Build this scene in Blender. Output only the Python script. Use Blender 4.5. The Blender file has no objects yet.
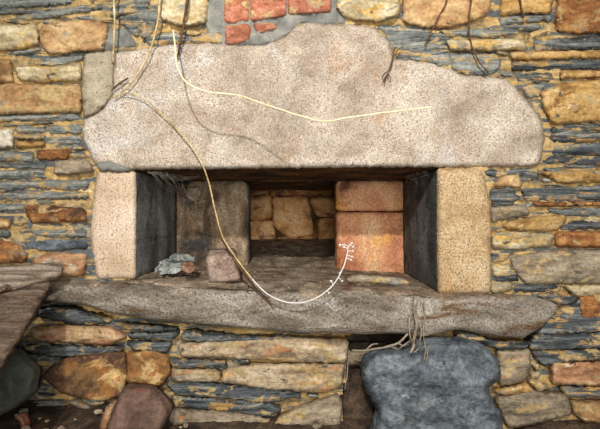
import bpy, bmesh, math, random
import numpy as np
from mathutils import Vector, noise
from mathutils.geometry import delaunay_2d_cdt
random.seed(7); rng = np.random.default_rng(7)
SC = bpy.context.scene; COL = SC.collection
S = 0.003; D = 1.25; ZC = 0.59; HY = 214.5        # metres per unit on the wall face, viewing distance, eye height

def P(px, py, y=0.0):
    f = S*(D+y)/D
    return Vector(((px-300)*f, y, ZC+(HY-py)*f))

# ------------------------------------------------------------------ materials
def lin(c):
    r = []
    for v in c:
        v /= 255.0
        r.append(v/12.92 if v <= .04045 else ((v+.055)/1.055)**2.4)
    return (*r, 1)

SMEAR = {'grey_slate', 'dark_slate', 'tan_sandstone', 'pale_stone', 'ochre_stone', 'rust_stone', 'grey_brown_stone', 'cream_stone', 'red_tan_stone', 'red_brick', 'lime_mortar'}
def rock(name, cols, sc=(7, 7, 7), detail=7, stains=(), speck=None, fine=90, fine_amt=.35, bump=.6, rough=.88,
         lo=.36, hi=.64, vary=.14, dist=.4, bd=.011):
    if name in SMEAR:
        stains = list(stains)+[((176, 150, 104), (13, 13, 24), .56, .05), ((142, 136, 122), (10, 10, 26), .60, .07), ((92, 84, 72), (26, 26, 40), .62, .06)]
    m = bpy.data.materials.new(name); m.use_nodes = True
    nt = m.node_tree; N = nt.nodes; L = nt.links
    bs = N['Principled BSDF']; bs.inputs['Roughness'].default_value = rough
    bs.inputs['Specular IOR Level'].default_value = .25
    tc = N.new('ShaderNodeTexCoord'); oi = N.new('ShaderNodeObjectInfo')
    mu = N.new('ShaderNodeMath'); mu.operation = 'MULTIPLY'; mu.inputs[1].default_value = 37.0
    L.new(oi.outputs['Random'], mu.inputs[0])
    ad = N.new('ShaderNodeVectorMath'); ad.operation = 'ADD'
    L.new(tc.outputs['Object'], ad.inputs[0]); L.new(mu.outputs[0], ad.inputs[1])
    def nz(scale, vec, det=detail, distn=dist, rg=.62):
        mp = N.new('ShaderNodeMapping'); mp.inputs['Scale'].default_value = scale
        L.new(vec, mp.inputs['Vector'])
        n = N.new('ShaderNodeTexNoise'); n.inputs['Scale'].default_value = 1
        n.inputs['Detail'].default_value = det; n.inputs['Roughness'].default_value = rg
        n.inputs['Distortion'].default_value = distn
        L.new(mp.outputs[0], n.inputs['Vector']); return n.outputs['Fac']
    def ramp(fac, pts):
        r = N.new('ShaderNodeValToRGB'); e = r.color_ramp.elements
        while len(e) < len(pts): e.new(.5)
        for k, (p, c) in enumerate(pts): e[k].position = p; e[k].color = c
        L.new(fac, r.inputs[0]); return r.outputs[0]
    def mix(fac, a, b, mode='MIX'):
        x = N.new('ShaderNodeMix'); x.data_type = 'RGBA'; x.blend_type = mode
        if hasattr(fac, 'links'): L.new(fac, x.inputs[0])
        else: x.inputs[0].default_value = fac
        L.new(a, x.inputs[6])
        if hasattr(b, 'links'): L.new(b, x.inputs[7])
        else: x.inputs[7].default_value = b
        return x.outputs[2]
    v = ad.outputs[0]
    n1 = nz(sc, v)
    k = max(1, len(cols)-1)
    col = ramp(n1, [(lo+(hi-lo)*i/k, lin(c)) for i, c in enumerate(cols)])
    for i, (c, ssc, t, w) in enumerate(stains):                 # stain patches: colour, scale, threshold, edge
        of = N.new('ShaderNodeVectorMath'); of.operation = 'ADD'; of.inputs[1].default_value = (3.1*i+1.7, 5.3, 2.9*i)
        L.new(v, of.inputs[0])
        n = nz(ssc, of.outputs[0], 6, .6)
        f = ramp(n, [(t, (0, 0, 0, 1)), (t+w, (1, 1, 1, 1))])
        col = mix(f, col, lin(c))
    n2 = nz((fine,)*3, v, 3, 0, .7)
    g = ramp(n2, [(.25, (1-fine_amt*1.3,)*3+(1,)), (.75, (1+fine_amt,)*3+(1,))])
    col = mix(1.0, col, g, 'MULTIPLY')
    if speck:
        n3 = nz((speck[1],)*3, v, 2, 0, .5)
        f = ramp(n3, [(speck[2], (0, 0, 0, 1)), (speck[2]+.06, (1, 1, 1, 1))])
        col = mix(f, col, lin(speck[0]))
    hv = N.new('ShaderNodeHueSaturation')
    mr = N.new('ShaderNodeMapRange'); mr.inputs[3].default_value = 1-vary; mr.inputs[4].default_value = 1+vary
    L.new(oi.outputs['Random'], mr.inputs[0]); L.new(mr.outputs[0], hv.inputs['Value']); L.new(col, hv.inputs['Color'])
    L.new(hv.outputs[0], bs.inputs['Base Color'])
    s1 = N.new('ShaderNodeMath'); s1.operation = 'MULTIPLY_ADD'; s1.inputs[1].default_value = .5
    L.new(n2, s1.inputs[0]); L.new(n1, s1.inputs[2])
    b = N.new('ShaderNodeBump'); b.inputs['Strength'].default_value = bump; b.inputs['Distance'].default_value = bd
    L.new(s1.outputs[0], b.inputs['Height']); L.new(b.outputs[0], bs.inputs['Normal'])
    return m

OCH = (196, 158, 92)
M = {}
M['mortar'] = rock('lime_mortar', [(100, 94, 80), (148, 124, 84), (180, 146, 86), (190, 166, 116)], (11, 11, 26),
                   stains=[((88, 94, 94), (5, 5, 45), .51, .05), ((98, 82, 58), (12, 12, 26), .56, .07), ((206, 188, 148), (10, 10, 24), .63, .08)], fine=70, bump=.9, bd=.01)
M['slate'] = rock('grey_slate', [(74, 77, 74), (118, 121, 116), (158, 157, 146)], (6, 6, 75), 6,
                  stains=[((188, 152, 92), (7, 7, 45), .57, .05), ((60, 66, 66), (9, 9, 60), .6, .06)], bump=.8)
M['slate_dark'] = rock('dark_slate', [(44, 48, 50), (82, 87, 88), (128, 131, 127)], (6, 6, 80), 6,
                       stains=[((168, 132, 80), (8, 8, 50), .57, .04), ((40, 44, 46), (8, 8, 50), .6, .06)], bump=.9, rough=.75)
M['slate_blue'] = rock('blue_slate', [(66, 71, 76), (94, 101, 106), (124, 131, 134)], (16, 16, 24), 9, stains=[((142, 147, 146), (30, 30, 60), .64, .05), ((62, 66, 70), (20, 20, 40), .62, .05), ((112, 104, 90), (9, 9, 12), .64, .06)], fine_amt=.5, bump=1.0, rough=.75)
M['tan'] = rock('tan_sandstone', [(132, 98, 64), (174, 136, 92), (196, 164, 120)], (9, 9, 14), stains=[((214, 182, 130), (8, 8, 14), .58, .08), ((112, 78, 48), (13, 13, 18), .62, .07)], bump=.7)
M['pale'] = rock('pale_stone', [(132, 118, 92), (180, 162, 124), (206, 192, 158)], (9, 9, 26), stains=[((204, 164, 88), (9, 9, 22), .56, .07), ((124, 122, 114), (12, 12, 40), .6, .05)], bump=.8)
M['ochre'] = rock('ochre_stone', [(126, 94, 52), (172, 134, 78), (198, 164, 110)], (10, 10, 20), stains=[((124, 84, 44), (10, 10, 20), .58, .07), ((208, 186, 140), (12, 12, 22), .62, .06)], bump=.8)
M['rust'] = rock('rust_stone', [(88, 60, 38), (144, 94, 52), (184, 138, 84)], (13, 13, 22), stains=[((82, 58, 40), (12, 12, 18), .56, .07), ((208, 170, 112), (13, 13, 20), .62, .06)], bump=.9)
M['rust_patchy'] = rock('rust_patched_stone', [(80, 60, 42), (124, 92, 58), (148, 100, 54), (186, 156, 108)], (8, 8, 11), stains=[((190, 158, 106), (8, 8, 10), .57, .05), ((80, 58, 44), (6, 6, 8), .52, .06), ((170, 92, 40), (14, 14, 16), .62, .06)], bump=.9)
M['greybrown'] = rock('grey_brown_stone', [(104, 94, 78), (146, 130, 108), (170, 156, 130)], (8, 8, 40), stains=[((176, 112, 62), (9, 9, 20), .64, .05), ((194, 160, 104), (8, 8, 26), .62, .07)], bump=.8)
M['cream'] = rock('cream_stone', [(126, 106, 82), (178, 156, 124), (204, 186, 156)], (8, 8, 30), stains=[((176, 122, 80), (9, 9, 24), .58, .08), ((214, 166, 94), (8, 8, 40), .62, .06)], bump=.8)
M['redtan'] = rock('red_tan_stone', [(132, 92, 64), (176, 130, 94), (204, 172, 134)], (8, 8, 36), stains=[((206, 186, 156), (10, 10, 40), .58, .07)], bump=.8)
M['white'] = rock('white_stone', [(200, 188, 164), (222, 212, 192)], bump=.5)
M['cement'] = rock('grey_cement', [(92, 92, 88), (118, 117, 110), (146, 142, 130)], (14, 14, 14), bump=.4, fine=120, fine_amt=.2)
M['brick'] = rock('red_brick', [(128, 78, 56), (166, 102, 76), (188, 132, 106)], (14, 14, 26), stains=[((150, 98, 74), (20, 20, 30), .6, .06), ((210, 168, 134), (16, 16, 24), .64, .06)], bump=.6)
M['granite'] = rock('beige_granite', [(152, 136, 118), (184, 168, 149), (206, 192, 174)], (7, 7, 7), stains=[((178, 144, 114), (5, 5, 5), .57, .14), ((200, 194, 186), (4, 4, 4), .54, .15), ((118, 94, 70), (24, 24, 24), .68, .06)], speck=((142, 119, 99), 210, .575), fine=230, fine_amt=.5, bump=.8, bd=.008, vary=.03)
M['granite_grey'] = rock('grey_granite', [(146, 136, 114), (170, 158, 134), (188, 176, 152)], (9, 9, 9), speck=((118, 100, 80), 200, .58), fine=200, fine_amt=.4, bump=.7, bd=.008, vary=.03)
M['granite_warm'] = rock('warm_granite', [(164, 134, 94), (194, 164, 122), (210, 186, 148)], (6, 6, 8), stains=[((176, 134, 82), (5, 5, 5), .57, .1), ((206, 190, 164), (6, 6, 6), .6, .1)], speck=((134, 106, 76), 200, .57), fine=210, fine_amt=.5, bump=.9, bd=.008, vary=.03)
M['granite_pink'] = rock('pink_granite', [(186, 160, 132), (206, 182, 156), (218, 198, 176)], (6, 6, 6), stains=[((190, 150, 104), (7, 7, 5), .62, .1)], speck=((136, 108, 84), 200, .59), fine=210, fine_amt=.35, bump=.6, bd=.008, vary=.02)
M['soot'] = rock('sooted_stone', [(62, 60, 54), (96, 98, 94), (132, 134, 128)], (8, 8, 4), stains=[((124, 108, 86), (10, 10, 6), .6, .1), ((46, 46, 46), (8, 8, 5), .6, .1)], speck=((160, 156, 146), 150, .64), fine=130, fine_amt=.5, bump=.8)  # darker grey for the side faces of the jambs and left pillar
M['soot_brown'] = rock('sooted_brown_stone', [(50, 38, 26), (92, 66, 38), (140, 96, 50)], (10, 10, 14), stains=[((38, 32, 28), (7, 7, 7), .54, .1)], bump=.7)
M['pillar_grey'] = rock('smoke_stained_stone', [(82, 68, 54), (138, 116, 92), (184, 164, 136)], (13, 13, 7), stains=[((60, 56, 52), (7, 7, 5), .55, .1), ((176, 128, 74), (8, 8, 4), .6, .08), ((160, 156, 146), (12, 12, 9), .62, .07)], fine=120, fine_amt=.5, bump=.8)
M['pillar_rust'] = rock('scorched_orange_stone', [(170, 106, 76), (210, 150, 110), (224, 180, 136)], (8, 8, 4), stains=[((220, 162, 86), (7, 7, 3.5), .53, .08), ((112, 70, 48), (6, 6, 5), .6, .09), ((228, 194, 158), (16, 16, 9), .64, .06)], fine=130, fine_amt=.45, bump=.8, vary=.05)
M['fire_stone'] = rock('fired_back_stone', [(164, 112, 66), (216, 162, 106), (230, 190, 138)], (10, 10, 12), stains=[((130, 92, 64), (8, 8, 10), .58, .08), ((206, 128, 84), (10, 10, 30), .64, .05)], bump=.7)
M['sill'] = rock('worn_grey_sill', [(98, 88, 76), (138, 127, 113), (170, 160, 146)], (5, 7, 16), stains=[((112, 86, 60), (4, 4, 20), .55, .08), ((122, 121, 118), (6, 6, 10), .6, .1), ((164, 156, 146), (16, 16, 22), .62, .06)], speck=((84, 72, 60), 170, .6), fine=150, fine_amt=.5, bump=1.0, vary=.02)
M['dirt_hearth'] = rock('hearth_dust', [(104, 88, 70), (150, 130, 108), (182, 164, 140)], (16, 16, 16), stains=[((136, 82, 56), (9, 9, 9), .58, .1), ((170, 156, 138), (30, 30, 30), .66, .05), ((64, 60, 56), (10, 10, 10), .6, .1)], fine=130, fine_amt=.5, bump=1.0, bd=.012)
M['dirt'] = rock('dark_floor_dirt', [(44, 36, 28), (72, 58, 46), (98, 80, 62)], (16, 16, 16), stains=[((96, 62, 44), (20, 20, 20), .62, .08)], fine=120, fine_amt=.5, bump=1.0, bd=.015)
M['wood'] = rock('weathered_wood', [(96, 82, 68), (142, 126, 108), (172, 158, 140)], (5, 26, 60), 6, stains=[((62, 44, 32), (5, 14, 30), .56, .1), ((168, 154, 138), (9, 30, 60), .64, .06)], fine=120, bump=.9)
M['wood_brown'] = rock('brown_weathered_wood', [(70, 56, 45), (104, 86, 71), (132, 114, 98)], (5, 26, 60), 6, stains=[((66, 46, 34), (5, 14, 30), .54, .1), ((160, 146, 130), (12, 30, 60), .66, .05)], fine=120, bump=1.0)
M['stem_tan'] = rock('dry_tan_stem', [(168, 138, 90), (220, 198, 150)], (30, 30, 30), bump=.2, vary=.03)
M['stem_pale'] = rock('pale_stem', [(222, 208, 160), (240, 232, 196)], (30, 30, 30), bump=.1, fine_amt=.1, vary=.03)
M['stem_brown'] = rock('brown_root', [(74, 50, 32), (112, 80, 52)], (40, 40, 40), bump=.4, vary=.05)
M['stem_grey'] = rock('grey_root', [(120, 108, 92), (164, 150, 130)], (40, 40, 40), bump=.4, vary=.05)
M['stem_white'] = rock('white_tendril', [(206, 196, 190), (232, 226, 222)], (40, 40, 40), bump=.1, fine_amt=.1, vary=.03)
M['web'] = rock('dusty_cobweb', [(120, 112, 100), (176, 168, 154)], (40, 40, 40), bump=.1, vary=.03)
M['scrap_light'] = rock('crumpled_silver', [(104, 108, 104), (176, 178, 170)], (30, 30, 30), bump=.5, rough=.5)
M['scrap_pink'] = rock('crumpled_pink', [(126, 88, 70), (176, 136, 112)], (30, 30, 30), bump=.5, rough=.6)
M['scrap_dark'] = rock('crumpled_dark', [(30, 52, 50), (52, 70, 66)], (30, 30, 30), bump=.3, rough=.5)
M['cube'] = rock('rose_granite', [(118, 98, 84), (152, 130, 114), (174, 154, 138)], (20, 20, 20), speck=((92, 74, 66), 150, .6), fine=140, bump=.5, vary=.02)
M['redblock'] = rock('red_brown_stone', [(74, 56, 48), (100, 78, 66), (124, 98, 84)], (12, 12, 12), stains=[((120, 72, 58), (16, 16, 16), .62, .08)], bump=.5)
M['greenslab'] = rock('green_grey_slate', [(84, 88, 76), (112, 115, 100), (132, 132, 116)], (6, 6, 9), stains=[((112, 90, 66), (9, 9, 9), .64, .08)], fine_amt=.2, bump=.4)

# ------------------------------------------------------------------ object helpers
def link(o, parent=None):
    COL.objects.link(o)
    if parent is not None:
        o.parent = parent
    return o

def mesh_obj(name, verts, faces, mats, parent=None, fmat=None, smooth=True, center=True, recalc=True, angle=None):
    me = bpy.data.meshes.new(name)
    V = np.array([tuple(v) for v in verts], float)
    c = (V.min(0)+V.max(0))/2 if center else np.zeros(3)
    me.from_pydata((V-c).tolist(), [], [list(f) for f in faces])
    for m in (mats if isinstance(mats, (list, tuple)) else [mats]): me.materials.append(M[m])
    if fmat is not None: me.polygons.foreach_set('material_index', fmat)
    if recalc:
        bm = bmesh.new(); bm.from_mesh(me); bmesh.ops.recalc_face_normals(bm, faces=bm.faces); bm.to_mesh(me); bm.free()
    me.polygons.foreach_set('use_smooth', [smooth]*len(me.polygons))
    if angle: me.set_sharp_from_angle(angle=math.radians(angle))
    me.update()
    o = bpy.data.objects.new(name, me); link(o)
    o.location = c
    if parent is not None:
        o.parent = parent; o.location = Vector(c)-parent.location
    return o

def empty(name, loc):
    o = bpy.data.objects.new(name, None); o.empty_display_size = .05; o.location = loc; link(o); return o

def tag(o, label, cat, group=None):
    o['label'] = label; o['category'] = cat
    if group: o['group'] = group
    return o

def structure(o): o['kind'] = 'structure'; return o

def fbm(p, s, oct=4, seed=0.0):
    return noise.fractal(Vector((p[0]*s[0]+seed, p[1]*s[1]+seed*1.7, p[2]*s[2]-seed)), .8, 2.0, oct)

CUT = 2.4
def chaikin(pts, it=1):
    for _ in range(it):
        out = []
        n = len(pts)
        for i in range(n):
            a = pts[i]; b = pts[(i+1) % n]; k = min(.25, CUT/max(1e-6, math.hypot(a[0]-b[0], a[1]-b[1])))
            out.append((a[0]*(1-k)+b[0]*k, a[1]*(1-k)+b[1]*k)); out.append((a[0]*k+b[0]*(1-k), a[1]*k+b[1]*(1-k)))
        pts = out
    return pts

def resample(pts, step):
    out = []
    n = len(pts)
    for i in range(n):
        a = np.array(pts[i]); b = np.array(pts[(i+1) % n]); l = np.linalg.norm(b-a)
        k = max(1, int(round(l/step)))
        for j in range(k): out.append(a+(b-a)*j/k)
    keep = [out[0]]
    for p in out[1:]:
        if np.linalg.norm(p-keep[-1]) > step*.35: keep.append(p)
    return np.array(keep)

def pip(Q, poly):
    x, y = Q[:, 0], Q[:, 1]; ins = np.zeros(len(Q), bool); n = len(poly); j = n-1
    for i in range(n):
        xi, yi = poly[i]; xj, yj = poly[j]
        c = ((yi > y) != (yj > y)) & (x < (xj-xi)*(y-yi)/((yj-yi) or 1e-9)+xi)
        ins ^= c; j = i
    return ins

def bdist(Q, poly):
    d = np.full(len(Q), 1e9); n = len(poly)
    for i in range(n):
        a = np.array(poly[i]); b = np.array(poly[(i+1) % n]); ab = b-a
        t = np.clip(((Q-a)@ab)/max(ab@ab, 1e-12), 0, 1)
        d = np.minimum(d, np.linalg.norm(Q-(a+t[:, None]*ab), axis=1))
    return d

def fill(poly, step):
    """triangles inside a 2D outline: boundary loop plus a jittered grid"""
    lo = poly.min(0); hi = poly.max(0)
    gx = np.arange(lo[0]+step*.5, hi[0], step); gy = np.arange(lo[1]+step*.5, hi[1], step)
    if len(gx) and len(gy):
        G = np.array([(a, b) for a in gx for b in gy])+rng.uniform(-.25, .25, (len(gx)*len(gy), 2))*step
        G = G[pip(G, poly)]
        if len(G): G = G[bdist(G, poly) > step*.45]
    else: G = np.zeros((0, 2))
    n = len(poly); allv = [Vector(p) for p in poly]+[Vector(p) for p in G]
    v, e, f, *_ = delaunay_2d_cdt(allv, [(i, (i+1) % n) for i in range(n)], [list(range(n))], 1, 1e-6)
    return np.array([(p.x, p.y) for p in v]), [list(q) for q in f]

def stone(name, poly, mat, y0=0.0, h=.02, depth=.05, bev=4, step=3.0, amp=.004, ns=(14, 14, 14), rnd=1, parent=None, jit=.7,
          side_mat=None, rings=None, back_scale=1.0, tilt=(0, 0), straight=False, back_shift=(0, 0), angle=None, warp=0):
    """irregular solid stone: outline (frame units, as seen on its front face), rounded front relief, solid sides and back"""
    poly = [(float(a), float(b)) for a, b in poly]
    if not straight: poly = chaikin(poly, rnd)
    W = np.ptp(np.array(poly), axis=0).min()
    st = max(1.3, min(step, W/3.2))
    pl = resample(poly, st)
    sd = random.random()*100
    pl = np.array([p+jit*np.array((noise.noise((p[0]*.22+sd, p[1]*.22, 0)), noise.noise((p[0]*.22, p[1]*.22+sd, 9))))*1.6 for p in pl])
    V2, F = fill(pl, st)
    d = bdist(V2, pl)
    b = min(bev, W*.42)
    t = np.clip(d/b, 0, 1); rise = 1-(1-t)**2.2
    cx, cy = V2.mean(0)
    yb = y0-h
    verts = []
    for (a, q), r in zip(V2, rise):
        m = P(a, q, 0)
        n = fbm(m, ns, 4, sd)*amp*(.25+.75*r)
        if warp: n += fbm(m, (5, 5, 5), 2, sd+9)*warp*r
        y = y0-h*r+n+tilt[0]*(a-cx)*S+tilt[1]*(q-cy)*S
        p = P(a, q, y)
        verts.append(p)
    # boundary edges -> sides
    cnt = {}
    for f in F:
        for i in range(len(f)):
            e = (f[i], f[(i+1) % len(f)]); k = tuple(sorted(e)); cnt.setdefault(k, []).append(e)
    be = [e[0] for e in cnt.values() if len(e) == 1]
    faces = [list(f) for f in F]; fm = [0]*len(faces)
    ring = {i: i for e in be for i in e}
    K = rings or 1
    c3 = P(cx, cy, yb)
    for k in range(1, K+1):
        new = {}
        for i in ring:
            p0 = verts[i]; s = 1+(back_scale-1)*k/K
            q = Vector((c3.x+(p0.x-c3.x)*s+back_shift[0]*k/K, p0.y+(y0+depth-p0.y)*k/K, c3.z+(p0.z-c3.z)*s+back_shift[1]*k/K))
            if K > 1 and k < K: q += Vector((noise.noise(q*14+Vector((sd, 0, 0))), 0, noise.noise(q*14+Vector((0, sd, 0)))))*amp*.8
            new[i] = len(verts); verts.append(q)
        for a, c in be:
            faces.append([ring[c], ring[a], new[a], new[c]]); fm.append(1 if side_mat else 0)
        ring = new
    nb = {a: c for a, c in be}; start = be[0][0]; loop = [start]; cur = nb[start]
    while cur != start and len(loop) < 5000: loop.append(cur); cur = nb[cur]
    faces.append([ring[i] for i in loop][::-1]); fm.append(1 if side_mat else 0)
    return mesh_obj(name, verts, faces, [mat, side_mat] if side_mat else mat, parent, fm if side_mat else None, angle=angle)

def lump(name, c, r, mat, parent=None, sub=2, amp=.25, rot=0.0, seed=None, ns=1.3):
    bm = bmesh.new(); bmesh.ops.create_icosphere(bm, subdivisions=sub, radius=1)
    sd = seed if seed is not None else random.random()*50
    vs = []
    for v in bm.verts:
        k = 1+amp*noise.fractal(v.co*ns+Vector((sd, sd, 0)), .9, 2, 3)
        x, y, z = v.co.x*r[0]*k, v.co.y*r[1]*k, v.co.z*r[2]*k
        vs.append(Vector((c[0]+x*math.cos(rot)-z*math.sin(rot), c[1]+y, c[2]+x*math.sin(rot)+z*math.cos(rot))))
    fs = [[v.index for v in f.verts] for f in bm.faces]; bm.free()
    if name is None: return vs, fs
    return mesh_obj(name, vs, fs, mat, parent)

def spline(pts, n=8):
    P_ = [Vector(p) for p in pts]; out = []
    Q = [P_[0]*2-P_[1]]+P_+[P_[-1]*2-P_[-2]]
    for i in range(1, len(Q)-2):
        a, b, c, d = Q[i-1], Q[i], Q[i+1], Q[i+2]
        for k in range(n):
            t = k/n
            out.append(.5*((2*b)+(c-a)*t+(2*a-5*b+4*c-d)*t*t+(3*b-a-3*c+d)*t**3))
    out.append(P_[-1]); return out

def tube_geo(pts, r0, r1, sides=6, wob=.0, knob=0.0):
    vs, fs = [], []
    n = len(pts)
    for i, p in enumerate(pts):
        t = (pts[min(i+1, n-1)]-pts[max(i-1, 0)]).normalized()
        u = t.cross(Vector((0, 1, .17))).normalized(); w = t.cross(u)
        r = r0+(r1-r0)*i/max(1, n-1)
        r *= 1+knob*noise.noise(p*60)
        o = Vector((noise.noise(p*30), noise.noise(p*30+Vector((7, 0, 0))), noise.noise(p*30+Vector((0, 7, 0)))))*wob
        for k in range(sides):
            a = 2*math.pi*k/sides; vs.append(p+o+(u*math.cos(a)+w*math.sin(a))*r)
    for i in range(n-1):
        for k in range(sides):
            fs.append([i*sides+k, i*sides+(k+1) % sides, (i+1)*sides+(k+1) % sides, (i+1)*sides+k])
    fs.append(list(range(sides))[::-1]); fs.append([(n-1)*sides+k for k in range(sides)])
    return vs, fs

def join_geo(gs):
    V, F = [], []
    for v, f in gs:
        o = len(V); V += list(v); F += [[i+o for i in q] for q in f]
    return V, F

def stem(name, pts, r0, r1, mat, parent=None, twigs=(), wob=.001, knob=.25):
    """pts: (px, py, y)"""
    gs = [tube_geo(spline([P(*p) for p in pts]), r0, r1, 7, wob, knob)]
    for tw in twigs:
        gs.append(tube_geo(spline([P(*p) for p in tw], 4), r1*.9, r1*.35, 5, wob, knob))
    v, f = join_geo(gs)
    return mesh_obj(name, v, f, mat, parent)

# ------------------------------------------------------------------ the wall of mortared rubble
LINTEL = [(84,119),(100,112),(112,96),(114,52),(135,50),(160,46),(190,43),(215,43),(240,45),(262,45),(275,41),(287,35),(295,26),(305,22),(330,24),
          (352,24),(370,26),(379,31),(386,38),(391,47),(393,57),(398,60),(412,60),(428,62),(442,67),(451,68),(460,75),(487,77),(508,80),(516,88),(527,100),
          (536,111),(543,125),(545,138),(541,160),(537,166),(500,167),(400,167),(300,168),(200,169),(140,170),(122,171),(100,168),(92,160),(84,142),(82,130)]
JAMB_L = [(98,170),(136,171),(136.5,205),(136,240),(136,279),(97,279),(94,262),(90,238),(91,215),(94,192)]
JAMB_R = [(437,168),(481,168),(486,183),(491,205),(492,230),(491,262),(491,294),(438,294),(437,260),(437,210)]
OPENING = [(137,169),(437,167),(437,300),(137,290)]
GAP = [(347,341),(356,337),(407,335),(414,344),(404,351),(369,357),(363,369),(381,408),(376,432),(344,432),(341,400),(345,386),(347,365)]
BOULDER = [(361,370),(366,358),(380,352),(400,350),(411,347),(416,343),(440,341),(462,341),(482,344),(493,352),(500,366),(501,379),(488,389),(493,400),(502,412),(505,456),(370,456),(378,412),(370,396),(362,383)]

wall = structure(empty('wall_back', (0, 0, 0)))
SILL_B = ([38,44,80,110,150,200,250,300,350,400,421,450,463,475,500,528,542,553,558], [301,304,307,317,324,328,333,337,338,337,340,335,333,336,341,342,333,319,311])
def mortar_sheet():
    xs = np.arange(-110, 711, 3.0); zs = np.arange(-90, 448, 3.0)
    G = np.array([(a, b) for b in zs for a in xs])
    kill = np.zeros(len(G), bool)
    for pl, m in (([(131,160),(443,160),(443,300),(131,290)], 0), (GAP, 1), (LINTEL, 6), (JAMB_L, 6), (JAMB_R, 6), ):
        q = [(float(a), float(b)) for a, b in pl]
        kill |= pip(G, q) & (bdist(G, q) > m)
    vs = []
    for a, b in G:
        p = P(a, b, 0)
        p.y = .001+.008*fbm(p, (12, 12, 30), 4, 3.3)+.003*noise.noise((p.x*60, 0, p.z*110))
        p.y += .010*min(1, max(0, (b-296)/12))
        if 36 < a < 562: p.y += .035*max(0, 1-abs(b-3-np.interp(a, *SILL_B))/7)
        vs.append(p)
    nx = len(xs); fs = []
    for j in range(len(zs)-1):
        for i in range(nx-1):
            q = [j*nx+i, j*nx+i+1, (j+1)*nx+i+1, (j+1)*nx+i]
            if not kill[q].any(): fs.append(q)
    return mesh_obj('mortar', vs, fs, 'mortar', wall, recalc=False)
mortar = mortar_sheet()
for p in mortar.data.polygons: pass
mortar.data.flip_normals() if mortar.data.polygons[0].normal.y > 0 else None

NAMES = {'slate': 'slate_course', 'slate_dark': 'slate_course', 'slate_blue': 'slate_course', 'brick': 'brick', 'cement': 'cement_patch'}
LAB = {'slate': 'grey slate streaked with ochre', 'slate_dark': 'dark blue-grey slate', 'slate_blue': 'blue-grey slate', 'tan': 'tan sandstone', 'pale': 'pale cream rubble stone',
       'ochre': 'ochre stone', 'rust': 'rust-brown stone', 'rust_patchy': 'stone patched rust and cream', 'greybrown': 'grey-brown stone', 'cream': 'cream slab', 'redtan': 'reddish tan stone',
       'white': 'whitish stone', 'cement': 'smooth grey cement', 'brick': 'red brick', 'granite_grey': 'greyish granite'}
TRACED = []
def grow(pl, d):
    n = len(pl); A = np.array(pl); out = []
    ar = sum(A[i][0]*A[(i+1) % n][1]-A[(i+1) % n][0]*A[i][1] for i in range(n)); sg = 1 if ar > 0 else -1
    for i in range(n):
        e1 = A[i]-A[i-1]; e2 = A[(i+1) % n]-A[i]
        m = np.array((e1[1], -e1[0]))/max(1e-6, np.hypot(*e1))+np.array((e2[1], -e2[0]))/max(1e-6, np.hypot(*e2))
        l = np.hypot(*m); out.append(tuple(A[i]+sg*d*m/max(l, .5)))
    return out
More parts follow.
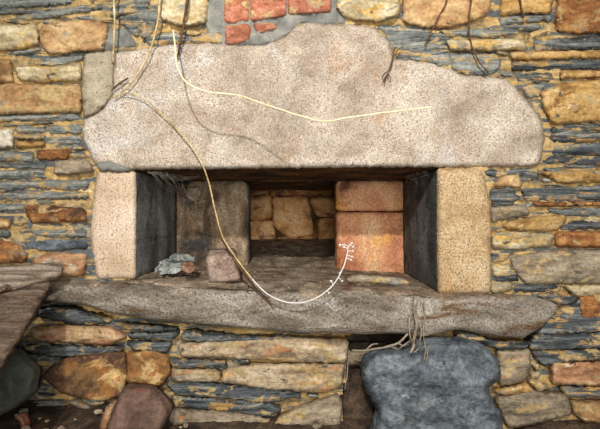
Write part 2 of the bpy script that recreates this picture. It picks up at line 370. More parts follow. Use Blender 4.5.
W_ = '''
slate 15,17 40,11 100,4 105,9 62,15 25,21
slate 0,0 92,0 70,4 30,6 0,8
pale 0,26 37,24 39,45 20,49 0,51
tan 39,30 50,23 82,20 105,22 108,30 103,50 82,51 50,54 41,45
slate 2,53 38,48 48,50 15,55
slate 32,63 58,56 85,52 82,60 50,66
pale 15,66 50,67 81,62 81,81 40,82 18,80
tan 0,57 10,59 14,82 0,83
tan 0,86 22,84 60,86 81,84 81,113 40,113 0,115
cement 104,32 125,28 137,45 105,51
slate 110,9 150,0 150,9 112,18
slate 118,20 150,6 165,2 158,20 150,38 135,36
granite_grey 84,54 113,51 113,94 99,111 84,118 82,90
pale 160,0 210,0 207,22 190,26 172,24 160,18
slate 142,39 172,32 190,38 222,30 225,44 190,43 150,46
cement 206,-20 225,-22 345,-22 346,23 318,24 300,21 288,33 275,40 260,45 243,44 224,46 212,42 206,25
brick 224,-20 249.5,-20 249.5,21 224,24
brick 250.5,-20 286,-20 286,16 250.5,21
brick 288,-20 332,-20 331,12 288,15
brick 225,25 250,24 252,36 243,43 225,45
brick 252,24 271,22 279,28 258,34
pale 335,6 350,0 398,0 400,15 378,22 345,18
tan 405,0 496,0 488,15 470,22 450,27 425,27 402,22
slate 376,25 402,26 430,33 450,34 450,66 440,65 427,61 397,58 392,46 385,34
slate 450,53 497,54 502,65 488,75 462,74 450,66
slate 440,30 495,27 540,24 540,30 495,37 445,36
pale 446,40 525,39 525,50 450,51
slate 500,17 550,14 552,20 500,27
ochre 503,0 557,0 550,13 500,15
rust 560,0 600,0 600,31 575,34 555,30
slate_dark 533,39 600,35 600,48 555,50 535,52
ochre 510,52 600,50 600,57 512,60
slate_dark 512,61 600,58 600,68 512,70
slate_dark 515,75 550,73 555,80 518,85
ochre 560,71 600,70 600,75 560,79
slate 522,86 545,83 540,95 528,99
ochre 541,92 565,82 600,77 600,118 553,124 545,110
slate_dark 552,126 600,119 600,129 552,132
slate_dark 550,134 600,131 600,140 552,142
slate_dark 554,146 600,141 600,152 553,156
slate_dark 542,163 552,156 600,154 600,167
slate_dark 481,170 539,168 537,181 512,180 487,175
tan 505,175 520,174 522,187 490,187
ochre 538,172 600,168 600,181 560,183
slate_dark 522,189 600,184 600,200 525,201
slate_dark 489,190 512,187 520,199 510,205 492,206
rust 532,202 600,201 600,205 540,206
greybrown 491,208 525,205 530,214 492,222
slate 545,209 600,207 600,216 560,215
ochre 500,225 520,218 567,215 565,222 555,231 510,230
slate_dark 560,229 570,220 600,221 600,229
pale 492,232 507,231 555,235 550,246 510,249 492,247
rust 556,232 600,231 600,248 556,247
slate_dark 491,250 515,251 505,261 491,262
greybrown 510,258 542,251 600,250 600,282 527,284 515,272
pale 491,264 510,265 512,275 495,277
slate_dark 492,278 515,275 520,281 500,281
pale 491,282 511,282 512,291 491,294
slate_dark 513,285 560,284 560,291 515,291
slate_dark 530,294 567,292 577,300 565,305
pale 562,285 600,284 600,290 578,297
rust 579,294 600,289 600,320 580,318
slate 0,116 80,114 79,120 0,122
slate 15,126 46,125 46,132 16,132
slate 49,126 81,126 81,133 49,134
white 0,128 13,130 13,147 0,148
slate 46,137 81,136 81,144 47,144
pale 16,135 44,135 44,139 16,139
ochre 16,141 44,141 44,147 16,148
slate 0,151 35,152 33,161 0,160
rust 36,151 72,149 66,159 38,160
slate 69,152 84,152 87,158 68,158
slate 0,164 47,163 45,168 0,168
greybrown 53,161 88,160 94,172 55,175
slate 0,172 45,170 48,179 0,179
slate 0,183 50,181 90,181 88,189 0,190
slate 0,193 88,192 88,198 0,201
slate 0,206 25,203 25,210 0,214
rust 26,206 45,205 85,210 86,221 32,223 26,215
tan 0,218 10,219 10,228 0,230
slate 12,217 25,217 28,224 12,226
slate 22,231 85,229 87,236 50,238
slate_blue 23,242 50,240 87,242 87,248 57,251 28,248
slate_dark 0,231 9,230 9,237 0,238
rust 0,240 15,242 28,254 25,262 0,264
redtan 32,260 50,253 87,254 84,275 62,277 32,268
slate_dark 35,309 66,308 110,322 80,325 40,317
slate_dark 112,324 160,328 178,330 150,331 125,329
redtan 30,328 66,325 113,328 127,337 110,345 33,340
slate_dark 127,333 178,333 173,341 130,338
slate_dark 125,341 172,343 168,353 133,350
slate_dark 20,345 123,347 120,352 66,357 23,350
slate_dark 18,353 63,357 60,366 24,366
rust_patchy 42,376 58,360 100,353 124,352 128,375 122,396 98,402 60,392
rust_patchy 126,353 149,350 168,356 170,375 163,385 150,388 127,384
slate_dark 85,400 102,398 104,405 88,407
greybrown 66,402 75,400 98,408 80,410
slate_dark 182,332 240,338 297,338 240,342 180,341
cream 178,344 240,340 297,339 348,341 347,363 300,362 250,359 180,356
slate_dark 168,358 225,361 227,368 172,368
slate_dark 229,361 249,360 250,364
cream 171,369 215,369 221,372 219,382 195,381 172,381
cream 223,370 250,365 300,364 345,364 341,387 325,393 300,391 270,390 245,385 221,382
slate_dark 166,384 187,382 245,387 300,393 300,397 270,402 175,394
slate_dark 170,396 270,403 282,410 275,417 175,406
greybrown 275,420 300,407 338,395 342,405 340,426 272,426
greybrown 168,408 240,413 272,419 270,427 168,427
slate_dark 455,334 470,334 500,343 528,341 527,348 500,350 482,343 463,341
slate_dark 560,309 580,300 600,318 600,330 536,334 545,322
slate_dark 536,335 600,331 600,346 530,350 530,342
slate_dark 530,351 600,347 600,357 570,361 543,366
redtan 552,363 600,361 600,387 552,384
slate 560,387 600,389 600,400 566,397
greybrown 497,351 530,350 530,364 529,375 520,382 500,386
pale 530,363 540,365 538,371
pale 530,372 540,371 539,379 531,378
pale 528,381 533,378 550,387 538,392
ochre 493,390 528,383 535,393 505,396
greybrown 495,398 530,391 567,394 572,414 533,424 508,428
tan 571,402 600,403 600,426 585,422 573,412
'''
def edge(v, hi): return v
for ln in W_.strip().splitlines():
    k, *pp = ln.split()
    pl = []
    for q in pp:
        a, b = map(float, q.split(','))
        if a == 0: a = -45-random.random()*30
        if a == 600: a = 645+random.random()*30
        if b == 0: b = -22
        pl.append((a, b))
    TRACED.append(pl)
    A = np.array(pl); hgt = np.ptp(A[:, 1])
    slaty = k.startswith('slate')
    pl = grow(pl, .9)
    nm = NAMES.get(k, 'rubble_stone')
    h = {'brick': .010, 'cement': -.001}.get(k, (.010 if slaty else .014)+.006*random.random()+(.008 if A[:, 1].min() > 300 else 0))
    up = slaty and A[:, 1].max() < 300
    if up: h *= .45
    o = stone(nm, pl, k, y0=0.0 if up else -.002, h=h+.004, depth=.06, bev=1.3 if slaty else (1.6 if k in ('brick', 'cement') else 2.3), step=2.3,
              amp=.007 if slaty else (.002 if k in ('brick', 'cement') else .010), ns=(9, 9, 110) if slaty else (22, 22, 30), parent=wall,
              rnd=1, jit=.3 if k == 'brick' else 1.3 if slaty else .9, tilt=(random.uniform(-.01, .01), random.uniform(-.03, .03)))
    o['label'] = LAB[k]
o = stone('cement_patch', [(96,163),(105,160),(118,163),(131,170),(122,172),(98,170)], 'cement', y0=-.018, h=.008, depth=.02, bev=2, step=2, amp=.003, parent=wall); o['label'] = 'smooth grey cement'
# little slate flakes caught in the mortar joints
def flakes():
    gs = []; polys = [np.array(p) for p in TRACED+[LINTEL, JAMB_L, JAMB_R, OPENING, GAP, BOULDER]]
    n = 0
    for _ in range(9000):
        if n > 620: break
        c = np.array((random.uniform(-100, 700), random.uniform(-80, 405)))
        w = random.uniform(4, 17); hh = random.uniform(.9, 2.4); sl = random.uniform(-.14, .05)
        pts = np.array([c+(dx*w, dy*hh+dx*w*-sl) for dx, dy in ((-1, 0), (-.5, -1), (.4, -.8), (1, 0), (.5, .9), (-.6, .8), (0, 0))])
        if any(pip(pts, p).any() for p in polys): continue
        if 40 < c[0] < 560 and 283 < c[1] < 342: continue
        n += 1; y = -.006-random.random()*.005
        vs = [P(a+random.uniform(-1, 1)*w*.12, b, y) for a, b in pts[:6]]
        ctr = P(*c, y-.004); vb = [Vector((v.x, .02, v.z)) for v in vs]
        gs.append((vs+vb+[ctr], [[i, (i+1) % 6, 12] for i in range(6)]+[[i, i+6, (i+1) % 6+6, (i+1) % 6] for i in range(6)]))
    v, f = join_geo(gs)
    o = mesh_obj('slate_flakes', v, f, 'slate', wall, smooth=False); o['kind'] = 'stuff'
flakes()

# ------------------------------------------------------------------ the hearth opening: lintel, jambs, sill, inner stones
DP = .42
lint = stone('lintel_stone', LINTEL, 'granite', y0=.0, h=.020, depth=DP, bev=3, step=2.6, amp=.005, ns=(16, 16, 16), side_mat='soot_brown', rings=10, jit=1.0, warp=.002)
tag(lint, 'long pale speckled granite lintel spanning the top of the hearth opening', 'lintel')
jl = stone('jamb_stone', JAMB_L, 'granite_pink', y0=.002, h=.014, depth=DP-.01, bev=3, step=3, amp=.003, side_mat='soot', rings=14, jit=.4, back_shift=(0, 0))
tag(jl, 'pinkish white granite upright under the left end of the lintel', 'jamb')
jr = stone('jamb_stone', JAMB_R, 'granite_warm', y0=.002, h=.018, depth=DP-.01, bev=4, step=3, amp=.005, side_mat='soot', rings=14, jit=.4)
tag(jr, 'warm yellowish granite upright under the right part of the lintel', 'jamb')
pl_ = stone('pillar_stone', [(170,181),(243,181),(247,184),(248,200),(248,240),(248,275),(170,275)], 'pillar_grey', y0=DP+.012, h=.012, depth=.10, bev=4, step=3, amp=.006, jit=.5, side_mat='soot', rings=4)
tag(pl_, 'dark smoke-stained upright slab inside the hearth on the left, behind the rosy block', 'stone')
pr = empty('hearth_pillar', P(372, 276, DP))
tag(pr, 'scorched orange inner hearth pillar of two courses, on the right of the deep recess', 'pillar')
stone('stone_course', [(336,181),(414,181),(414,211),(336,211)], 'pillar_rust', y0=DP+.012, h=.012, depth=.10, bev=3, step=3, amp=.005, jit=.4, rings=4, parent=pr)
stone('stone_course', [(336,212.5),(414,212.5),(414,283),(337,283)], 'pillar_rust', y0=DP+.012, h=.014, depth=.10, bev=3, step=3, amp=.006, jit=.4, rings=4, parent=pr)
rl = stone('inner_lintel', [(165,170),(418,170),(418,180.3),(300,181),(165,180.5)], 'soot_brown', y0=DP+.012, h=.008, depth=.14, bev=2, step=3, amp=.004, jit=.5, rings=3)
tag(rl, 'thin smoke-browned inner lintel above the dark recess, behind the big pale lintel', 'lintel')

# sill: long rounded slab
def sill():
    st = [(38,284,301),(44,283,304),(80,283,307),(110,283,317),(150,284,324),(200,287,328),(250,290,333),(300,292,337),(350,292,338),(400,293,337),(421,296,339),(426,298,341),(431,297,340),
          (450,297,335),(463,296,333),(475,296,336),(500,297,341),(528,298,342),(542,299,333),(553,301,319),(558,304,311)]
    X = [s[0] for s in st]
    vs, fs = [], []; K = 40; prev = None
    xs = np.arange(38, 558.1, 3.0)
    for x in xs:
        t = np.interp(x, X, [s[1] for s in st]); b = np.interp(x, X, [s[2] for s in st])
        e = min(1, (x-36)/14, (560-x)/26); pr_ = .052*max(.25, e)**.5
        yb = .10; row = []
        a = P(x, t, -pr_); c = P(x, b, -pr_)
        zt, zb = a.z, c.z; hz = (zt-zb)/2; zm = (zt+zb)/2; hy = (yb+pr_)/2; ym = (yb-pr_)/2
        for k in range(K):
            an = 2*math.pi*k/K; ca, sa = math.cos(an), math.sin(an); ex = .6
            y = ym-hy*math.copysign(abs(ca)**ex, ca); z = zm+hz*math.copysign(abs(sa)**.55, sa)
            p = Vector((a.x, y, z))
            n = .009*fbm(p, (6, 10, 12), 4, 2.2)+.0025*fbm(p, (4, 20, 40), 3, 8.2)
            p.y -= n*(1 if ca > 0 else 0); p.z += .5*n
            row.append(len(vs)); vs.append(p)
        if prev:
            for k in range(K): fs.append([prev[k], prev[(k+1) % K], row[(k+1) % K], row[k]])
        else: fs.append(row[::-1])
        prev = row
    fs.append(prev)
    fm = []
    for q in fs:
        c = sum((vs[i] for i in q), Vector())/len(q)
        if len(q) > 4: fm.append(0); continue
        t = np.interp(300+c.x/(S*(D+c.y)/D), X, [s_[1] for s_ in st])
        fm.append(1 if c.z > P(300, t, -.05).z-.006+.014*fbm(c, (14, 14, 14), 3, 6) else 0)
    o = mesh_obj('sill_stone', vs, fs, ['sill', 'dirt_hearth'], None, fm)
    tag(o, 'long worn grey stone sill with rounded front below the hearth opening', 'sill'); return o
sill()

# hearth surface, recess walls and roof
def hz(px_, d):      # height of the hearth surface over depth
    zl = np.interp(px_, [137, 300, 437], [-.196, -.225, -.238])
    zm = np.interp(px_, [180, 250, 335, 410], [-.212, -.212, -.222, -.238])
    if d < DP: t = max(0, d)/DP; return zl*(1-t)+zm*t
    t = min(1, (d-DP)/.68); return zm*(1-t)-.143*t
def hearth():
    vs, fs = [], []; ys = np.arange(-.035, 1.16, .012); xs = np.arange(-.52, .46, .012)
    for y in ys:
        for x in xs:
            px_ = 300+x/S
            z = hz(px_, y)+.006
            z += .006*fbm((x, y, 0), (16, 16, 16), 4, 1.1)+.004*max(0, noise.noise((x*45, y*45, 3)))
            if y < .05: z -= (.05-y)*.12
            vs.append((x, y, ZC+z))
    nx = len(xs)
    for j in range(len(ys)-1):
        for i in range(nx-1): fs.append([j*nx+i, j*nx+i+1, (j+1)*nx+i+1, (j+1)*nx+i])
    o = mesh_obj('floor_hearth', vs, fs, 'dirt_hearth', recalc=False); structure(o)
hearth()

def slab(name, x0, x1, y0, y1, z0, z1, mat, n=.03, amp=.006):
    bm = bmesh.new(); bmesh.ops.create_cube(bm, size=1)
    for v in bm.verts: v.co = ((x0+x1)/2+v.co.x*(x1-x0), (y0+y1)/2+v.co.y*(y1-y0), (z0+z1)/2+v.co.z*(z1-z0))
    bmesh.ops.bisect_plane
    for ax, (a, b) in enumerate(((x0, x1), (y0, y1), (z0, z1))):
        no = [0, 0, 0]; no[ax] = 1
        for t in np.arange(a+n, b-n*.5, n):
            co = [0, 0, 0]; co[ax] = t
            bmesh.ops.bisect_plane(bm, geom=bm.verts[:]+bm.edges[:]+bm.faces[:], plane_co=co, plane_no=no)
    bm.verts.index_update()
    vs = [v.co+Vector((fbm(v.co, (12,)*3, 3, 1), fbm(v.co, (12,)*3, 3, 5), fbm(v.co, (12,)*3, 3, 9)))*amp for v in bm.verts]
    fs = [[v.index for v in f.verts] for f in bm.faces]; bm.free()
    return structure(mesh_obj(name, vs, fs, mat))
slab('wall_left', -.50, -.33, DP+.10, 1.16, ZC-.26, ZC+.17, 'soot_brown')
slab('wall_right', .27, .46, DP+.10, 1.16, ZC-.26, ZC+.17, 'soot_brown')
slab('ceiling', -.55, .50, DP+.12, 1.3, ZC+.137, ZC+.19, 'soot_brown')
wr = structure(empty('wall_rear', (0, 1.1, ZC)))
bk = mesh_obj('mortar', *slab.__globals__['join_geo']([([Vector(q) for q in ((-.45, 1.12, ZC-.3), (.4, 1.12, ZC-.3), (.4, 1.12, ZC+.2), (-.45, 1.12, ZC+.2), (-.45, 1.2, ZC-.3), (.4, 1.2, ZC-.3), (.4, 1.2, ZC+.2), (-.45, 1.2, ZC+.2))],
     [[0, 1, 2, 3], [4, 7, 6, 5], [0, 4, 5, 1], [3, 2, 6, 7], [0, 3, 7, 4], [1, 5, 6, 2]])]), 'soot_brown', wr, smooth=False)
for k, pp in (('fire_stone', '236,198 271,196 271,219 236,220'), ('fire_stone', '273,198 306,197 310,212 313,234 290,238 274,226'), ('fire_stone', '236,222 272,221 276,243 236,244'), ('fire_stone', '277,238 314,236 316,244 277,244'),
              ('fire_stone', '310,199 345,198 345,216 318,216'), ('fire_stone', '319,219 345,218 345,244 319,244'), ('rust', '270,183 332,181 332,195 270,196'), ('rust', '234,180 268,182 268,194 234,196')):
    pl = [tuple(map(float, q.split(','))) for q in pp.split()]
    stone('rear_stone', grow(pl, 1.2), k, y0=1.11, h=.02, depth=.05, bev=2.2, step=2, amp=.009, parent=wr, jit=.6)

# dark ledge and earth inside the gap under the sill
o = stone('ledge_stone', [(340,352),(355,350),(392,350),(405,362),(362,366),(340,366)], 'greybrown', y0=.09, h=.02, depth=.1, bev=4, step=2.5, amp=.008, rings=3)
tag(o, 'dull ochre ledge stone deep in the dark gap beneath the sill', 'stone')
def gap_earth():
    vs, fs = [], []; xs = np.arange(332, 395, 3.0); ys = np.arange(360, 447, 3.0)
    for b in ys:
        for a in xs:
            y = .13-.10*((b-360)/76)**.8
            p = P(a, b, y); p.y += .012*fbm(p, (20,)*3, 4, 2); vs.append(p)
    nx = len(xs)
    for j in range(len(ys)-1):
        for i in range(nx-1): fs.append([j*nx+i, j*nx+i+1, (j+1)*nx+i+1, (j+1)*nx+i])
    o = mesh_obj('spilled_earth', vs, fs, 'dirt', recalc=False); o['kind'] = 'stuff'
    tag(o, 'loose dark earth spilling out of the gap left of the blue slate boulder', 'earth')
gap_earth()
slab('trim_gap', -.02, .52, .22, .30, .0, ZC-.33, 'dirt')

# ------------------------------------------------------------------ floor
def fl(x):
    return float(np.interp(x, [-.9, -.42, -.36, .05, .2, .62, .75], [-.005, -.01, -.045, -.05, -.085, -.085, -.07]))
def floor():
    vs, fs = [], []; xs = np.arange(-1.7, 1.71, .02); ys = np.arange(-2.0, .06, .02)
    for y in ys:
        for x in xs:
            z = .012*fbm((x, y, 0), (9, 9, 9), 5, 4)+.006*max(0, noise.noise((x*30, y*30, 2)))
            z += fl(x)+.03*max(0, 1+y/.25)*(1+.4*noise.noise((x*4, 1, 1)))
            vs.append((x, y, z))
    nx = len(xs)
    for j in range(len(ys)-1):
        for i in range(nx-1): fs.append([j*nx+i, j*nx+i+1, (j+1)*nx+i+1, (j+1)*nx+i])
    structure(mesh_obj('floor', vs, fs, 'dirt', recalc=False))
floor()

# ------------------------------------------------------------------ loose stones at the foot of the wall
o = stone('slate_boulder', BOULDER, 'slate_blue', y0=-.055, h=.045, depth=.042, bev=6, step=2.4, amp=.011, ns=(8, 8, 10), rings=4, jit=1.2, warp=.012)
tag(o, 'big rough blue-grey slate boulder leaning under the right half of the sill', 'boulder')
o = stone('slate_slab', [(-14,345),(18,351),(28,362),(36,371),(34,382),(31,396),(15,408),(0,416),(-14,420)], 'greenslab', y0=-.06, h=.02, depth=.03, bev=4, step=3, amp=.004, rings=2, tilt=(0, -.12))
tag(o, 'smooth greenish grey slate slab standing in the lower left corner, under the wooden board', 'slab')
o = stone('stone_block', [(112,412),(120,392),(126,386),(152,388),(159,395),(170,412),(160,432),(106,432)], 'redblock', y0=-.10, h=.022, depth=.06, bev=3.5, step=2.5, amp=.004, rings=2, tilt=(.1, -.45), jit=.4)
tag(o, 'reddish brown angular stone block on the dirt floor below the rusty patched stones', 'stone')
o = stone('stone_shard', [(107,405),(116,402),(111,420),(107,432),(98,431),(102,416)], 'redtan', y0=-.10, h=.02, depth=.03, bev=4, step=2, amp=.003, rings=2, tilt=(0, -.2))
tag(o, 'narrow pinkish stone shard standing against the left side of the reddish brown block', 'stone')
o = stone('stone_shard', [(14,417),(20,415),(25,420),(27,430),(22,432),(21,424)], 'brick', y0=-.12, h=.015, depth=.02, bev=3, step=1.6, amp=.003, rings=2)
tag(o, 'small curved reddish shard on the dirt in the lower left corner', 'shard')

# rosy block and other things lying on the hearth
o = stone('stone_block', [(205.5,259),(209,255),(236,254),(241,281),(213,283),(209,282)], 'cube', y0=.012, h=.012, depth=.075, bev=3, step=2, amp=.002, rings=4, jit=.25, back_shift=(-.012, .012), rnd=1)
tag(o, 'rosy speckled granite block sitting on the hearth dust', 'stone')
def scrap():
    t = empty('crumpled_scrap', P(174, 274, .06)); tag(t, 'crumpled silvery and pink scrap lying beside the left jamb', 'scrap')
    def sheet(name, poly, y, mat, amp, sd):
        pl = resample(chaikin([(float(a), float(b)) for a, b in poly], 1), 1.5); V2, F = fill(pl, 1.5); n = len(V2); vs = []
        for k in (0, .002):
            for a, b in V2:
                p = P(a, b, y); p.y += amp*fbm(p, (45, 45, 45), 3, sd)+k-.0012*(276-b)*-1; vs.append(p)
        mesh_obj(name, vs, [f for f in F]+[[i+n for i in f][::-1] for f in F], mat, t, recalc=False)
    sheet('foil', [(152,273),(156,264),(164,259),(170,260),(176,263),(182,268),(180,272),(172,274),(160,274)], .05, 'scrap_light', .045, 1)
    sheet('foil', [(165,259),(172,253),(182,255),(192,258),(194,263),(184,262),(172,261)], .07, 'scrap_light', .04, 4)
    sheet('pink_fold', [(179,264),(188,261),(195,264),(196,269),(191,273),(184,271)], .04, 'scrap_pink', .03, 7)
    stem('dark_strip', [(166,260.5,.035),(174,262,.03),(184,261.5,.03),(192,261.5,.03),(196,266,.035)], .0022, .0018, 'scrap_dark', t)
scrap()
o = stone('flat_stone', [(346,279),(358,275),(380,277),(405,279),(411,284),(396,286),(370,283),(348,283)], 'greybrown', y0=.11, h=.012, depth=.05, bev=3, step=2, amp=.003, rings=2)
tag(o, 'thin flat grey stone lying at the foot of the orange inner pillar', 'stone')
a = P(279, 243.5, .98); o = lump('brick_lump', (a.x, .98, a.z+.004), (.028, .02, .018), 'soot_brown'); tag(o, 'small dark reddish lump on the floor of the deep recess', 'lump')
a = P(309, 246, .95); o = lump('stone_chip', (a.x, .95, a.z+.002), (.03, .015, .009), 'pale'); tag(o, 'pale elongated stone chip on the floor of the deep recess', 'stone')
a = P(193, 193, .405); o = lump('earth_clod', a, (.030, .020, .036), 'greybrown', sub=3, amp=.35); tag(o, 'brown earthy clod stuck high on the dark inner slab, wrapped in cobweb', 'clod')
def crumbs(name, n, fn, mat, label, cat, rr=(.002, .006)):
    gs = []
    for _ in range(n):
        c = fn(); r = random.uniform(*rr)
        gs.append(lump(None, (c[0], c[1], c[2]+r*.3), (r*random.uniform(.8, 1.6), r, r*.7), mat, sub=1, amp=.4))
    v, f = join_geo(gs); o = mesh_obj(name, v, f, mat, smooth=False); o['kind'] = 'stuff'; tag(o, label, cat)
def on_hearth():
    while True:
        y = random.uniform(-.02, .9); x = random.uniform(-.47, .40)
        if y > DP-.02 and not (-.2 < x < .11): continue
        return (x, y, ZC+hz(300+x/S, y)+.007-(max(0, .05-y)*.12))
crumbs('hearth_crumbs', 200, on_hearth, 'greybrown', 'pale crumbs scattered over the dusty hearth', 'crumbs', (.0012, .004))
def on_floor():
    x = random.uniform(-1.0, 1.0); y = random.uniform(-.55, -.06)
    if .12 < x < .66: y = min(y, -.16)
    return (x, y, .012+.03*max(0, 1+y/.25)+fl(x))
crumbs('floor_rubble', 320, on_floor, 'greybrown', 'small rubble strewn on the dirt floor along the wall', 'rubble', (.003, .013))

# ------------------------------------------------------------------ weathered wooden board, leaning up to the left end of the sill
def board():
    A = Vector((-.685, -.075, ZC-.1425)); B = Vector((-.612, -.40, ZC-.313)); ux = Vector((1, 0, 0)); dn = (B-A)
    nrm = ux.cross(dn).normalized()
    if nrm.y > 0: nrm = -nrm
    t = empty('wooden_board', (-.75, -.5, 0)); tag(t, 'weathered grey-brown wooden board, split along its grain, leaning at the lower left of the hearth', 'board')
    cam = Vector((0, -D, ZC))
    def onpl(px, py):
        d = P(px, py, 0)-cam; s = (A-cam).dot(nrm)/d.dot(nrm); return cam+d*s
    e1 = ux; e2 = nrm.cross(ux).normalized()
    if e2.z > 0: e2 = -e2
    def to2(p): q = p-A; return (q.dot(e1), q.dot(e2))
    def plank(poly2, seed, mat):
        pl = resample(poly2, .008)
        pl = np.array([p+np.array((noise.noise((p[1]*60, seed, 0)), noise.noise((p[0]*45, seed, 3))))*.003 for p in pl])
        V2, F = fill(pl, .016); n = len(V2); vs = []
        d = bdist(V2, pl)
        for a, b in V2:
            i = len(vs); w = A+e1*a+e2*b
            r = min(1, d[i]/.008); k = .0035*fbm((a, b, 0), (4, 60, 1), 4, seed)-.005*(1-r)**2
            vs.append(w+nrm*k)
        for a, b in V2: vs.append(A+e1*a+e2*b-nrm*.02)
        cnt = {}
        for f in F:
            for i in range(3):
                e = (f[i], f[(i+1) % 3]); cnt.setdefault(tuple(sorted(e)), []).append(e)
        be = [c[0] for c in cnt.values() if len(c) == 1]
        fs = [list(f) for f in F]+[[i+n for i in f][::-1] for f in F]+[[b_, a_, a_+n, b_+n] for a_, b_ in be]
        mesh_obj('plank', vs, fs, mat, t)
    top = [(-60,266),(0,265),(40,262.5),(62,263),(61,268),(55,273),(30,279),(0,288.5),(-60,310)]
    low = [(-60,315),(0,293),(30,283.5),(47,279),(49,282),(29,315),(0,362)]
    plank([to2(onpl(*q)) for q in top], 2.0, 'wood')
    l2 = [to2(onpl(*q)) for q in low]
    (x1, y1), (x2, y2) = l2[-2], l2[-1]; Lf = (ZC-.1425)/max(1e-6, -e2.z)*1.0
    ex = x2+(x2-x1)/(y2-y1)*(Lf-y2)
    l2 += [(ex, Lf), (ex-.5, Lf), (l2[0][0], Lf*.9)]
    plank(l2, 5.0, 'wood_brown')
board()

# ------------------------------------------------------------------ dry stems, roots and cobwebs
HB = -.012
o = stem('straw_stalk', [(114,-25,-.05),(114,0,-.05),(114.5,20,-.045),(114,40,-.04),(113,62,-.035)], .0032, .0022, 'stem_tan')
tag(o, 'thin straight tan stalk hanging straight down at the upper left corner of the lintel', 'stalk')
t = stem('dry_stem', [(163,-25,-.04),(160,0,-.04),(157,25,-.04),(150,50,-.04),(137,75,-.038),(124,90,-.036),(113,98,-.034)], .0030, .0022, 'stem_tan')
tag(t, 'tan dry stem curving down from the top edge to the left end of the lintel', 'stem')
o = stem('twig', [(113,89,-.03),(120,83,-.035),(128,78,-.03)], .003, .002, 'stem_brown', twigs=[[(119,84,-.035),(124,84,-.04),(131,83,-.04)]])
tag(o, 'short forked dark twig lying against the left end of the lintel', 'twig')
t = empty('long_tendril', P(300, 305, -.09)); tag(t, 'long tan tendril looping from the lintel across the hearth to a white tufted tip', 'tendril')
t_pts = [(113,97,-.034),(125,93,-.036),(140,97,-.038),(160,112,-.04),(185,138,-.045),(200,160,-.055),(208,180,-.07),(214,205,-.10),(222,235,-.10),(236,258,-.10),(252,279,-.10)]
stem('stem', t_pts, .0019, .0021, 'stem_tan', t)
w_pts = [(252,279,-.10),(266,293,-.10),(282,301,-.10),(300,303,-.10),(318,297,-.10),(333,285,-.10),(342,270,-.10),(347,255,-.10),(348,245,-.10)]
stem('pale_end', w_pts, .0020, .0016, 'stem_white', t)['label'] = 'white lower end'
gs = []
for (a, b, c, d) in ((348,246,340,245),(348,248,352,243),(348,252,353,251),(347,256,352,257),(346,259,351,260),(349,245,353,247),(343,269,340,273),(338,278,342,281),(333,285,331,281),(326,291,329,293),(348,250,344,247)):
    q = P(c, d, -.10); v, f = join_geo([tube_geo(spline([P(a, b, -.10), P((a+c)/2, (b+d)/2-.8, -.105), q], 4), .0015, .001, 5), lump(None, q, (.0042, .003, .0036), '', sub=1)])
    mesh_obj('floret', v, f, 'stem_white', t)['label'] = 'white tufted floret'
o = stem('pale_stem', [(173,30,-.06),(175,45,-.10),(177,65,-.14),(186,82,-.17),(205,91,-.18),(225,94,-.18),(241,96,-.185),(258,102,-.20),(285,111,-.24),(320,121,-.29),(345,118,-.31),(375,114,-.33),(405,110,-.34),(432,107,-.35)], .0025, .0016, 'stem_pale',
         twigs=[[(238,95.5,-.185),(241,98,-.19),(244,93,-.19)]])
tag(o, 'pale cream stem snaking sideways across the middle of the lintel', 'stem')
o = stem('hanging_root', [(189,-25,-.05),(187,0,-.045),(184,22,-.04),(180,45,-.035),(177,58,-.03)], .0042, .003, 'stem_brown', wob=.003, knob=.5)
tag(o, 'dark knobbly root hanging from the top edge beside the pale stem', 'root')
o = stem('wall_root', [(394,50,-.03),(392,62,-.035),(388,73,-.036),(384,82,-.036)], .003, .0022, 'stem_brown', twigs=[[(390,70,-.036),(384,74,-.04),(382,80,-.04)],[(388,74,-.036),(391,79,-.04),(389,83,-.038)],[(393,56,-.036),(398,50,-.03),(404,45,-.025)]], knob=.5)
tag(o, 'small dark forked root in the notch on top of the lintel', 'root')
o = stem('wall_root', [(471,-25,-.03),(471,0,-.03),(469,20,-.03),(470,38,-.025),(477,58,-.03),(488,73,-.03)], .003, .002, 'stem_brown', wob=.002, knob=.4)
tag(o, 'thin brown root crossing the slate above the right half of the lintel', 'root')
o = stem('wall_root', [(449,-25,-.03),(446,2,-.03),(436,22,-.03),(425,46,-.022)], .003, .002, 'stem_brown', wob=.002, knob=.4)
tag(o, 'brown root slanting over the big tan stone above the lintel', 'root')
o = stem('wall_root', [(518,-25,-.03),(520,0,-.03),(524,18,-.025)], .0034, .002, 'stem_brown', wob=.002, knob=.4)
tag(o, 'short brown root end hanging at the upper right of the wall', 'root')
o = stem('twig', [(222,238,.03),(230,252,-.012),(240,268,-.035),(250,281,-.05),(262,295,-.062),(272,305,-.066)], .0042, .0025, 'stem_brown', twigs=[[(243,272,-.04),(246,280,-.055),(246,287,-.06)],[(262,295,-.062),(268,299,-.068),(270,296,-.07)]], wob=.002, knob=.4)  # twig merged with the tendril shadow, the shade modelled as brown stem
tag(o, 'crooked brown twig propped against the rosy block and the sill edge', 'twig')
o = stem('sill_root', [(416,299,-.062),(414,310,-.072),(417,322,-.072),(415,334,-.07),(413,345,-.115),(410,352,-.12)], .007, .003, 'stem_grey', wob=.004, knob=.5,
         twigs=[[(424,302,-.062),(425,315,-.07),(423,330,-.07),(425,345,-.12),(424,362,-.125)],[(418,318,-.075),(421,332,-.075),(419,346,-.115),(412,352,-.12)],[(412,312,-.07),(409,326,-.07),(411,340,-.08)],[(424,345,-.12),(427,354,-.125),(426,366,-.125)],[(416,338,-.072),(408,343,-.06),(400,348,-.06)]])
tag(o, 'clump of grey roots hanging over the front of the sill above the boulder', 'root')
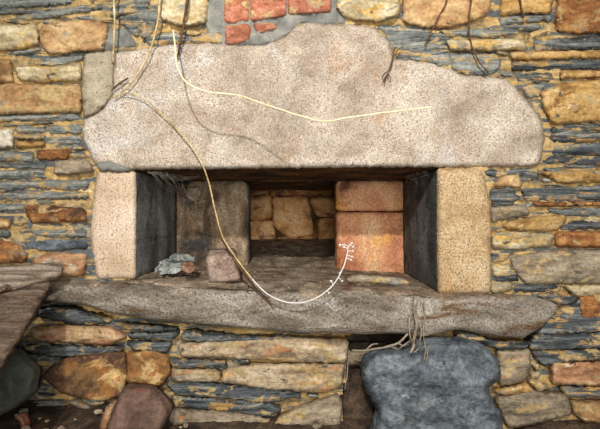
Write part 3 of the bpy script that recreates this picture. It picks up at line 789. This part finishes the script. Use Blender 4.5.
o = stem('gap_root', [(352,350,-.01),(368,350,-.03),(385,347,-.04),(398,343,-.045),(408,334,-.055)], .0024, .0034, 'stem_grey', wob=.002,
         twigs=[[(390,346,-.04),(397,349,-.04),(402,351,-.04)],[(398,343,-.045),(404,346,-.05),(408,344,-.05)],[(366,350,-.03),(372,345,-.03),(378,344,-.03)]])
tag(o, 'thin grey root stretched across the dark gap under the sill', 'root')
o = stem('gap_root', [(349,350,-.025),(348,362,-.03),(347,375,-.03),(345,390,-.03)], .0018, .0014, 'stem_grey')
tag(o, 'hair-thin vertical root at the left edge of the gap under the sill', 'root')

def web(name, strands, label, r=.0012):
    gs = [tube_geo(spline([P(*q) for q in s], 5), r, r*.7, 4, .0015) for s in strands]
    v, f = join_geo(gs); tag(mesh_obj(name, v, f, 'web'), label, 'cobweb')
L_ = []
for i in range(13):
    a = 147+random.random()*14; b = 171+random.random()*3; c = 178+random.random()*26; d = 171+random.random()*8
    L_.append([(a, b, .03), ((a+c)/2, (b+d)/2+random.uniform(0, 7), .12), (c, d, .22)])
for i in range(9):
    a = 152+random.random()*16; L_.append([(a, 172+random.random()*4, .04), (a+12, 182+random.random()*7, .15), (184, 190+random.random()*8, .33)])
L_ += [[(181,180,.30),(186,192,.28),(194,200,.28),(202,197,.27),(205,185,.25),(203,173,.22)], [(182,184,.30),(184,205,.36),(181,222,.39)], [(190,198,.28),(198,203,.28),(206,200,.28)],
       [(206,172,.2),(206,190,.28),(200,203,.3)]]
web('cobweb', L_, 'dusty cobweb slung under the left end of the lintel inside the hearth')
R_ = []
for i in range(9):
    a = 405+random.random()*6; R_.append([(a, 172+random.random()*5, .25), (412+random.random()*4, 174+random.random()*6, .2), (418+random.random()*14, 171+random.random()*5, .08)])
R_ += [[(408,178,.36),(407,195,.39),(407,215,.4),(408,232,.4),(409,248,.4)], [(406,172,.3),(407,188,.38),(406,205,.4)], [(412,174,.2),(418,186,.22),(424,196,.24)], [(410,176,.25),(416,184,.25),(419,190,.26)]]
web('cobweb', R_, 'white dusty cobweb strands in the upper right corner of the hearth', .0014)

# ------------------------------------------------------------------ light and camera
def area(name, loc, tgt, size, power, col):
    l = bpy.data.lights.new(name, 'AREA'); l.shape = 'DISK'; l.size = size; l.energy = power; l.color = col
    o = bpy.data.objects.new(name, l); o.location = loc; COL.objects.link(o)
    o.rotation_euler = (Vector(tgt)-Vector(loc)).to_track_quat('-Z', 'Y').to_euler()
l = bpy.data.lights.new('roof_gap_daylight', 'SPOT'); l.energy = 285; l.spot_size = math.radians(66); l.spot_blend = 1; l.shadow_soft_size = .04; l.color = (1, .97, .93)  # unseen key spot behind the camera, cone shaped to dim the outer wall
o = bpy.data.objects.new('roof_gap_daylight', l); o.location = (-.25, -2.3, ZC+1.35); COL.objects.link(o)
o.rotation_euler = (Vector((.05, 0, ZC+.26))-o.location).to_track_quat('-Z', 'Y').to_euler()
area('doorway_daylight', (.3, -3.2, ZC+.2), (0, 0, ZC+.05), 1.6, 74, (1, .97, .93))  # unseen fill added behind the camera to lighten wall and recess
w = bpy.data.worlds.new('world'); SC.world = w; w.use_nodes = True
w.node_tree.nodes['Background'].inputs[0].default_value = (.95, .97, 1, 1); w.node_tree.nodes['Background'].inputs[1].default_value = .24
cd = bpy.data.cameras.new('camera'); co = bpy.data.objects.new('camera', cd); COL.objects.link(co); SC.camera = co
co.location = (0, -D, ZC); co.rotation_euler = (math.radians(90), 0, 0)
cd.sensor_fit = 'HORIZONTAL'; cd.sensor_width = 36; cd.lens = 36*D/(600*S); cd.clip_start = .01
vs = SC.view_settings; SC.display_settings.display_device = 'sRGB'; vs.view_transform = 'Standard'; vs.look = 'None'; vs.exposure = 0; vs.gamma = 1; vs.use_curve_mapping = False
